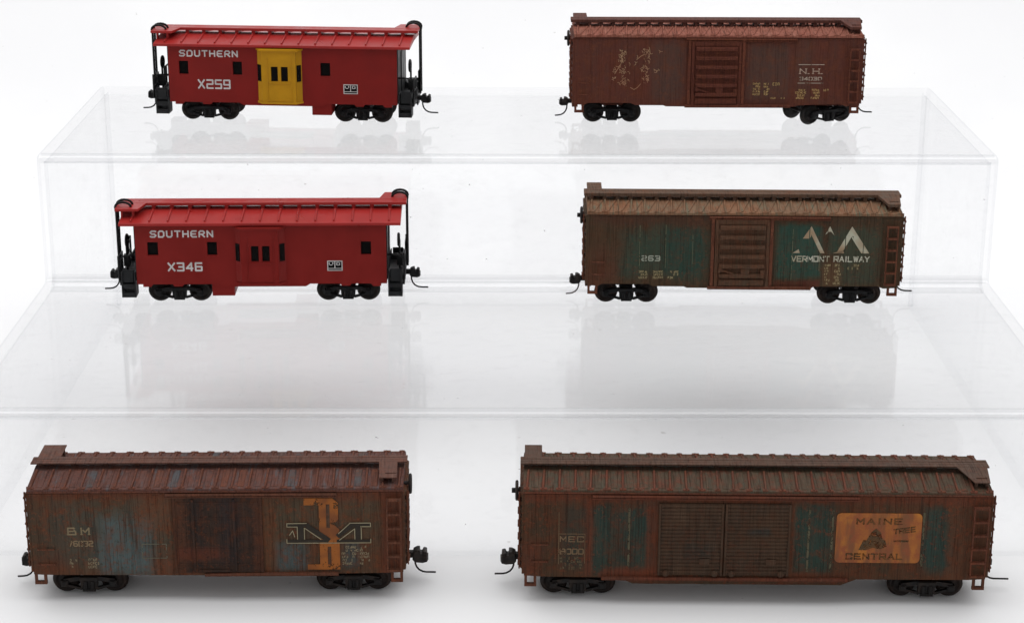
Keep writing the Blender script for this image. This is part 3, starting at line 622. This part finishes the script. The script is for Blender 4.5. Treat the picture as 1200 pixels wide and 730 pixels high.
# orange badge, pine silhouette and words
t = NT('worn_orange_badge'); c = t.coord(off=(3, 1, 2)); cs = t.coord((3.2, 1, .5), (1.2, 0, 0))
f1 = t.ramp(t.noise(cs, 1.7, 4), .42, .62, 0, .95); f2 = t.ramp(t.noise(c, 3.4, 6, .7), .42, .66, 0, .9)
oc = t.mix(t.ramp(t.noise(c, 1.0, 3), .38, .62), (.38, .135, .018), (.27, .082, .016)); oc = t.mix(f1, oc, (.15, .055, .020)); oc = t.mix(f2, oc, (.22, .055, .018))
BADGE = t.done(t.bsdf(oc, .65, .3, t.noise(c, 20, 3), .2, .01))
def rrect(x0, x1, z0, z1, r, n=6, sk=0.0):
    pts = []
    for (cx, cz, a0) in ((x1 - r, z1 - r, 0), (x0 + r, z1 - r, 90), (x0 + r, z0 + r, 180), (x1 - r, z0 + r, 270)):
        for k in range(n + 1):
            an = R(a0 + 90 * k / n); pts.append((cx + r * math.cos(an) , cz + r * math.sin(an)))
    return pts
badge = MB().prism(rrect(1.70, 3.52, .975, 2.13, .10), Y - .013, Y + .001).build('badge', BADGE, me_body)
DKG = decal('worn_dark_green_print', (.075, .048, .024), .50, 22, (.14, .062, .022), 12); yb = Y - .014
p = MB(); stroke_text(p, 'MAINE', 2.12, 3.10, 1.87, 2.02, .03, yb, .022, .55, 0); p.build('lettering', DKG, badge)
p = MB(); stroke_text(p, 'CENTRAL', 1.93, 3.16, 1.05, 1.20, .03, yb, .022, .5, 0); p.build('lettering', DKG, badge)
p = MB(); stroke_text(p, 'TREE', 2.92, 3.40, 1.64, 1.77, .026, yb, 0, .4, 0); p.v = [(x, y, z + (x - 2.92) * .14) for x, y, z in p.v]; p.build('lettering', DKG, badge)
MB().box(2.93, 3.26, yb - .004, yb + .001, 1.47, 1.51).build('lettering', DKG, badge)
p = MB().prism([(2.20, 1.28), (2.30, 1.52), (2.36, 1.50), (2.46, 1.70), (2.55, 1.78), (2.66, 1.68), (2.70, 1.52), (2.76, 1.50), (2.80, 1.36), (2.66, 1.30), (2.50, 1.33), (2.34, 1.27)], yb - .004, yb + .001)
p.build('pine_silhouette', decal('faded_pine_print', (.085, .055, .03), .62, 23, (.14, .062, .024), 8), badge)
STK = decal('pale_dirt_streak', (.12, .105, .065), .52, 24, None, 7)
for x, z0, z1 in ((1.12, .75, 2.25), (1.62, .75, 2.2), (-2.72, .85, 2.2), (3.56, .9, 2.15)): MB().box(x - .022, x + .022, Y - .009, Y + .001, z0, z1).build('seam_streak', STK, me_body)

# ------------------------------------------------------------------ bay-window caboose
def grid_wall(mb, x0, x1, z0, z1, y0, y1, holes):
    xs = sorted({x0, x1} | {h[0] for h in holes} | {h[1] for h in holes}); zs = sorted({z0, z1} | {h[2] for h in holes} | {h[3] for h in holes})
    for i in range(len(xs) - 1):
        for j in range(len(zs) - 1):
            cx, cz = (xs[i] + xs[i + 1]) / 2, (zs[j] + zs[j + 1]) / 2
            if any(h[0] < cx < h[1] and h[2] < cz < h[3] for h in holes): continue
            mb.box(xs[i], xs[i + 1], y0, y1, zs[j], zs[j + 1])

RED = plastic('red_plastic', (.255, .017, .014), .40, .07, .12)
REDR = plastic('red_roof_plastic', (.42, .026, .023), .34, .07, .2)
YEL = plastic('yellow_plastic', (.62, .31, .012), .42, .08, .12)
DARK = plastic('dark_window', (.006, .005, .005), .5, .1, .06)
WHT = decal('white_lettering', (.72, .69, .68), 1.0, 30)
GREYB = plastic('worn_black_plastic', (.022, .023, .025), .45, .2, .16)

def caboose(label, loc, yaw, wins, bay_mat, number, tool, cots, south, numx, zE, bay):
    BX = 3.2; zs = .614; EX = 3.577
    root = thing('caboose', label, 'model caboose', loc, yaw, 'red model cabooses')
    m = MB(); m.box(-BX, BX, -HW + .1, HW, zs, zE + .02)
    grid_wall(m, -BX, BX, zs, zE + .02, -HW, -HW + .1, [(a_, b_, wins[0], wins[1]) for a_, b_ in wins[2]])
    for sx in (-1, 1):
        m.prism([(sx * 3.05, zs + .01), (sx * 3.05, zs - .07), (sx * 2.85, zs - .07), (sx * 2.78, zs + .01)], -HW + .002, -HW + .3)
        m.prism([(sx * 2.3, zs + .01), (sx * 2.25, zs - .06), (sx * 2.05, zs - .06), (sx * 1.98, zs + .01)], -HW + .002, -HW + .3)
    m.prism([(-1.25, zs + .01), (-1.12, zs - .07), (1.12, zs - .07), (1.25, zs + .01)], -HW + .002, HW - .01)
    body = m.build('body', RED, root)
    for a_, b_ in wins[2]: MB().box(a_ + .003, b_ - .003, -HW + .055, -HW + .098, wins[0] + .003, wins[1] - .003).build('window', DARK, body)
    for s in (-1, 1): MB().box(s * (BX - .01), s * (BX + .025), -HW + .03, HW - .03, zs + .1, zE - .01).box(s * (BX + .01), s * (BX + .05), -.28, .28, zs + .12, zE - .2).build('end_wall', GREYB, root, .01)
    # roof with ribs
    r = MB(); ew = HW + .12; rz = .22
    r.prism([(-ew, zE), (-ew, zE + .075), (0, zE + rz), (ew, zE + .075), (ew, zE), (0, zE + .05)], -EX, EX, 'x')
    n = 15
    for i in range(n):
        x = -EX + .3 + i * (2 * EX - .6) / (n - 1)
        for s in (-1, 1):
            y0, y1 = s * (ew - .10), s * .26; za, zb = zE + .083, zE + rz - .038; w = .02
            r.add([(x - w, y0, za - .01), (x + w, y0, za - .01), (x + w, y0, za + .05), (x - w, y0, za + .05), (x - w, y1, zb - .01), (x + w, y1, zb - .01), (x + w, y1, zb + .05), (x - w, y1, zb + .05)],
                  [(0, 1, 2, 3), (7, 6, 5, 4), (0, 4, 5, 1), (1, 5, 6, 2), (2, 6, 7, 3), (3, 7, 4, 0)])
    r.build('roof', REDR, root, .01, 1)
    b0, b1 = zE + .30, zE + .375; m = MB(); bw = .23; xe = EX + .13
    for k in range(3): w = 2 * bw / 3; m.box(-xe, xe, -bw + k * w + .004, -bw + (k + 1) * w - .004, b0 + .003 * (k == 1), b1 - .003 * (k == 1))
    for i in range(n): x = -EX + .3 + i * (2 * EX - .6) / (n - 1); m.box(x - .05, x + .05, -bw + .04, bw - .04, zE + rz - .06, b0 + .005)
    for s in (-1, 1):
        m.prism([(s * xe, s * (bw - .01)), (s * (xe - .72), s * (bw - .01)), (s * (xe - .60), s * .80), (s * xe, s * .80)], b0 + .002, b1 - .004, 'z')
        m.box(s * (EX - .35), s * (EX - .29), s * .6, s * .72, zE + .08, b0 + .01).box(s * (EX - .06), s * (EX - .01), s * .6, s * .72, zE + .08, b0 + .01)
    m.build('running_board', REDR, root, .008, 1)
    # bay window
    a0, a1, f0, f1 = bay; yb_ = -HW - .19; zb, zt = .66, 2.13
    m = MB().prism([(a0, -HW + .01), (f0, yb_ + .06), (f1, yb_ + .06), (a1, -HW + .01)], zb, zt, 'z')
    wz0, wz1 = 1.27, 1.68; cx = (f0 + f1) / 2 + .02; holes = [(cx - .235, cx - .045, wz0, wz1), (cx + .045, cx + .235, wz0, wz1)]
    grid_wall(m, f0, f1, zb, zt, yb_, yb_ + .058, holes)
    m.prism([(a0 - .03, -HW + .01), (f0 - .03, yb_ - .04), (f1 + .03, yb_ - .04), (a1 + .03, -HW + .01)], zt - .02, zt + .035, 'z')
    m.prism([(a0 - .02, -HW + .01), (f0 - .01, yb_ - .02), (f1 + .01, yb_ - .02), (a1 + .02, -HW + .01)], zb - .03, zb + .025, 'z')
    m.box(cx - .30, cx + .30, yb_ - .02, yb_ + .01, wz0 - .065, wz0 - .03)
    for x in (cx - .33, cx + .33): m.box(x - .01, x + .01, yb_ - .012, yb_ + .01, zb + .05, wz1 + .25)
    m.box(cx - .32, cx + .32, yb_ - .011, yb_ + .01, zb + .05, zb + .07)
    by = m.build('bay_window', bay_mat, root)
    for h in holes: MB().box(h[0] + .003, h[1] - .003, yb_ + .03, yb_ + .056, h[2] + .003, h[3] - .003).build('window', DARK, by)
    for (p0, p1) in (((a0, -HW), (f0, yb_ + .06)), ((f1, yb_ + .06), (a1, -HW))):
        u, v = Vector(p0), Vector(p1); d = v - u; nrm = Vector((d.y, -d.x)).normalized() * .012
        A, B = u + d * .12, u + d * .78
        MB().prism([tuple(A + nrm), tuple(B + nrm), tuple(B - nrm), tuple(A - nrm)], wz0 - .02, wz1 + .03, 'z').build('window', DARK, by)
    # tool box
    MB().box(tool[0], tool[1], -HW + .03, -.2, .29, zs + .02).build('tool_box', RED, root, .012)
    MB().box(-tool[1], -tool[0], .2, HW - .03, .29, zs + .02).build('tool_box', RED, root, .012)
    # lettering
    m = MB(); stroke_text(m, 'SOUTHERN', south[0], south[1], south[2], south[3], .037, -HW, 0, .58, .45); m.build('lettering', WHT, body)
    m = MB(); stroke_text(m, number, numx[0], numx[1], numx[2], numx[3], .043, -HW, 0, .50, .12); m.build('road_number', WHT, body)
    x0, x1, z0, z1 = cots
    pl = MB().box(x0, x1, -HW - .005, -HW + .001, z0, z1).build('data_plate', WHT, body)
    m = MB().box(x0 + .025, (x0 + x1) / 2 - .012, -HW - .008, -HW - .004, z0 + .075, z1 - .025).box((x0 + x1) / 2 + .012, x1 - .025, -HW - .008, -HW - .004, z0 + .075, z1 - .025).box(x0 + .025, x1 - .025, -HW - .008, -HW - .004, z0 + .022, z0 + .055)
    m.build('plate_field', DARK, pl)
    m = MB(); q_ = -HW - .008; w = x1 - x0
    for k, (u0, u1, v0, v1) in enumerate(((.10, .16, .62, .82), (.16, .34, .55, .62), (.34, .40, .66, .86), (.62, .78, .80, .86), (.60, .66, .56, .80), (.78, .84, .56, .80), (.66, .78, .54, .60))):
        m.box(x0 + u0 * w, x0 + u1 * w, q_ - .003 - .0003 * k, q_ + .001, z0 + v0 * (z1 - z0), z0 + v1 * (z1 - z0))
    m.build('plate_mark', WHT, pl)
    # end platforms
    for s in (-1, 1):
        m = MB().box(s * BX, s * 3.66, -.62, .62, zs + .04, zs + .16).box(s * 3.58, s * 3.66, -.9, .9, zs - .06, zs + .18)
        m.build('end_platform', BLACK, root, .012)
        for sy in (-1, 1):
            e = MB(); xa, xb = s * (BX + .03), s * 3.60
            for k in range(3): e.box(xa, xb, sy * (.62 + .12 * k), sy * (.80 + .12 * k), zs - .0 - k * .13 - .03, zs + .03 - k * .13)
            e.box(xa, xa + s * .04, sy * .62, sy * 1.04, .27, .95); e.box(xb - s * .04, xb, sy * .62, sy * 1.04, .27, .95)
            e.box(xa + s * .06, xb - s * .03, sy * .955, sy * .985, .66, 1.0); e.box(xa, xb, sy * .99, sy * 1.03, .27, .40); e.box(xa, xb, sy * .97, sy * 1.01, .50, .62); e.box(xa, xb, sy * .66, sy * .72, .3, zs + .3)
            e.build('steps', GREYB, root, .01)
        g = MB()
        xr = s * 3.655
        for y in (-.95, -.60, -.38, .38, .60, .95): g.tube([(xr, y, zs + .1), (xr, y, 1.30 if abs(y) < .9 else 1.36)], .028, 7)
        for z in (1.0, 1.30): g.tube([(xr, -.95, z), (xr, -.34, z)], .026, 7).tube([(xr, .34, z), (xr, .95, z)], .026, 7)
        g.tube([(s * BX, -.9, 1.36), (s * 3.5, -.93, 1.36), (xr, -.95, 1.25)], .022, 6)
        g.tube([(xr, -.95, zs + .11), (xr, .95, zs + .11)], .026, 7)
        g.build('railing', BLACK, root)
        l = MB()
        yl = s * .46
        for y in (yl - .13, yl + .13):
            top = b1 - .01; pts = [(s * 3.70, y, zs + .08), (s * 3.70, y, 1.5), (s * 3.70, y, b0 - .05), (s * 3.72, y, top)]
            for k in range(9):
                an = math.pi * k / 8; pts.append((s * (3.72 - .20 + .20 * math.cos(an)), y, top + .13 * math.sin(an)))
            l.tube(pts, .032, 8)
        for k in range(7): l.tube([(s * 3.70, yl - .13, zs + .25 + k * .27), (s * 3.70, yl + .13, zs + .25 + k * .27)], .02, 6)
        l.build('end_ladder', BLACK, root)
        bk = MB().tube([(s * 3.52, -.42, zs + .1), (s * 3.52, -.42, 1.62)], .028, 7).torus((s * 3.50, -.42, 1.62), .15, .035, 'x', 18).tube([(s * 3.5, -.57, 1.62), (s * 3.5, -.27, 1.62)], .02, 6).tube([(s * 3.5, -.42, 1.47), (s * 3.5, -.42, 1.77)], .02, 6).box(s * 3.45, s * 3.6, -.50, -.34, .95, 1.25)
        bk.build('brake_wheel', BLACK, root)
        make_coupler(root, BLACK, s * 3.62, s, .62, .92, True, 1.3 if s > 0 else 1.15, 0)
        w0 = make_truck(root, s * 2.18, (BLACK, WHEEL), 0, 0, 0)
    MB().box(-1.7, 1.7, -.3, .3, zs - .12, zs + .02).build('underframe', BLACK, root, .02)
    return root

a = R(-4.023)
caboose('red caboose with a bright yellow bay window, numbered X259, on the top step', place(-6.069, 54.487, a, H2), a,
        (1.40, 1.77, [(-2.90, -2.64), (-1.39, -1.13), (1.07, 1.34)]), YEL, 'X259', (.80, 1.35), (1.70, 2.10, .91, 1.18), (-2.88, -1.23, 1.89, 2.08), (-2.39, -1.47, .99, 1.26), 2.19, (-.70, .56, -.54, .40))
a = R(1.097)
caboose('all red caboose whose bay window is red too, numbered X346, on the middle step', place(-6.127, 48.738, a, H1), a,
        (1.39, 1.74, [(-2.89, -2.62), (-1.37, -1.12), (2.55, 2.81)]), RED, 'X346', (-1.29, -.71), (1.68, 2.07, .96, 1.23), (-2.81, -1.20, 1.86, 2.05), (-2.40, -1.51, .96, 1.20), 2.19, (-.66, .64, -.50, .46))

# ------------------------------------------------------------------ clear step display
def round_poly(pts, rad, n=7):
    out = []
    for i, p in enumerate(pts):
        r = rad[i]
        if not r: out.append(p); continue
        P, A, B = Vector(p), Vector(pts[i - 1]), Vector(pts[(i + 1) % len(pts)])
        u, v = (A - P).normalized(), (B - P).normalized()
        c = P + (u + v) * r; s, e = P + u * r, P + v * r
        for k in range(n + 1):
            a_ = k / n * math.pi / 2
            out.append(tuple(c - v * r * math.cos(a_) - u * r * math.sin(a_)))
    return out
XL, XR, YL, YE, YK = -12.24, 13.16, 41.30, 50.93, 59.85
def stand():
    import bmesh
    bm = bmesh.new(); T = .28; rr = .22
    prof = round_poly([(YL, -.06), (YL, H1), (YE, H1), (YE, H2), (YK, H2), (YK, -.06)], [0, rr, .12, rr, rr, 0])
    vs = [bm.verts.new((XL, y, z)) for y, z in prof]; f = bm.faces.new(vs)
    ret = bmesh.ops.extrude_face_region(bm, geom=[f]); nv = [g for g in ret['geom'] if isinstance(g, bmesh.types.BMVert)]
    for v in nv: v.co.x = XR
    bm.normal_update()
    bmesh.ops.recalc_face_normals(bm, faces=bm.faces[:])
    bottom = [q for q in bm.faces if all(abs(v.co.z + .06) < 1e-6 for v in q.verts)]
    bmesh.ops.delete(bm, geom=bottom, context='FACES_ONLY')
    me_ = bpy.data.meshes.new('display_stand'); bm.to_mesh(me_); bm.free()
    me_.materials.append(acrylic_mat()); me_.materials.append(acrylic_mat('acrylic_bend_line', (.84, .843, .85), .06, .62, .10)); me_.materials.append(acrylic_mat('acrylic_edge_line', (.945, .947, .953), .10, .55, .15))  # bend and edge copies of the acrylic carry refraction lines as tint
    for q in me_.polygons:                                                  # heat-bent front edges: refraction lines put into the tint, darkest on top
        c_ = q.center; n_ = q.normal
        if abs(n_.x) < .1 and n_.z > .05 and n_.y < -.05: q.material_index = 1 if n_.z > .82 else 2
    o = bpy.data.objects.new('display_stand', me_); COL.objects.link(o)
    bv = o.modifiers.new('bevel', 'BEVEL'); bv.width = .19; bv.segments = 4; bv.limit_method = 'ANGLE'; bv.angle_limit = R(60); bv.material = 2  # bevelled edges take the tinted edge-line material too
    sd = o.modifiers.new('wall', 'SOLIDIFY'); sd.thickness = T; sd.offset = -1
    o['label'] = 'clear acrylic two-step display stand holding four of the cars'; o['category'] = 'display stand'
    return o
stand()

# ------------------------------------------------------------------ white paper sweep
TZ = -.062
bd = MB(); prof = [(-60, TZ)]; prof += [(78, TZ)]
for k in range(1, 13):
    a_ = k / 12 * math.pi / 2; prof.append((78 + 22 * math.sin(a_), TZ + 22 - 22 * math.cos(a_)))
prof.append((100, 95)); n = len(prof)
bd.add([(x, y, z) for x in (-110, 110) for y, z in prof], [(i, i + n, i + n + 1, i + 1)[::1] for i in range(n - 1)], True)
o = bd.build('backdrop', paper_mat()); o['kind'] = 'structure'

# ------------------------------------------------------------------ light and camera
w = bpy.data.worlds.new('World'); SC.world = w; w.use_nodes = True
bg = w.node_tree.nodes['Background']; bg.inputs[0].default_value = (1, 1, 1, 1); bg.inputs[1].default_value = .51
def area(name, loc, target, sx, sy, power, col=(1, 1, 1)):
    l = bpy.data.lights.new(name, 'AREA'); l.shape = 'RECTANGLE'; l.size = sx; l.size_y = sy; l.energy = power; l.color = col
    o_ = bpy.data.objects.new(name, l); COL.objects.link(o_); o_.location = loc
    o_.rotation_euler = (Vector(target) - Vector(loc)).to_track_quat('-Z', 'Y').to_euler(); return o_
area('softbox', (0, 52, 75), (0, 50, 0), 150, 95, 73500)

cam = bpy.data.cameras.new('camera'); co = bpy.data.objects.new('camera', cam); COL.objects.link(co); SC.camera = co
cam.sensor_width = 36; cam.sensor_fit = 'HORIZONTAL'; cam.lens = 36 * 2328.0 / 1200; cam.clip_end = 1000; cam.clip_start = .5
co.matrix_world = Matrix.Translation((0, 0, 19.463)) @ Matrix.Rotation(R(-.346), 4, 'Z') @ Matrix.Rotation(R(90 - 18.302), 4, 'X') @ Matrix.Rotation(R(.181), 4, 'Z')

SC.render.engine = 'CYCLES'
SC.cycles.transparent_max_bounces = 40; SC.cycles.max_bounces = 10; SC.cycles.glossy_bounces = 6; SC.cycles.diffuse_bounces = 4
SC.cycles.use_denoising = True
SC.view_settings.view_transform = 'Standard'; SC.view_settings.look = 'None'; SC.view_settings.exposure = 0; SC.view_settings.gamma = 1
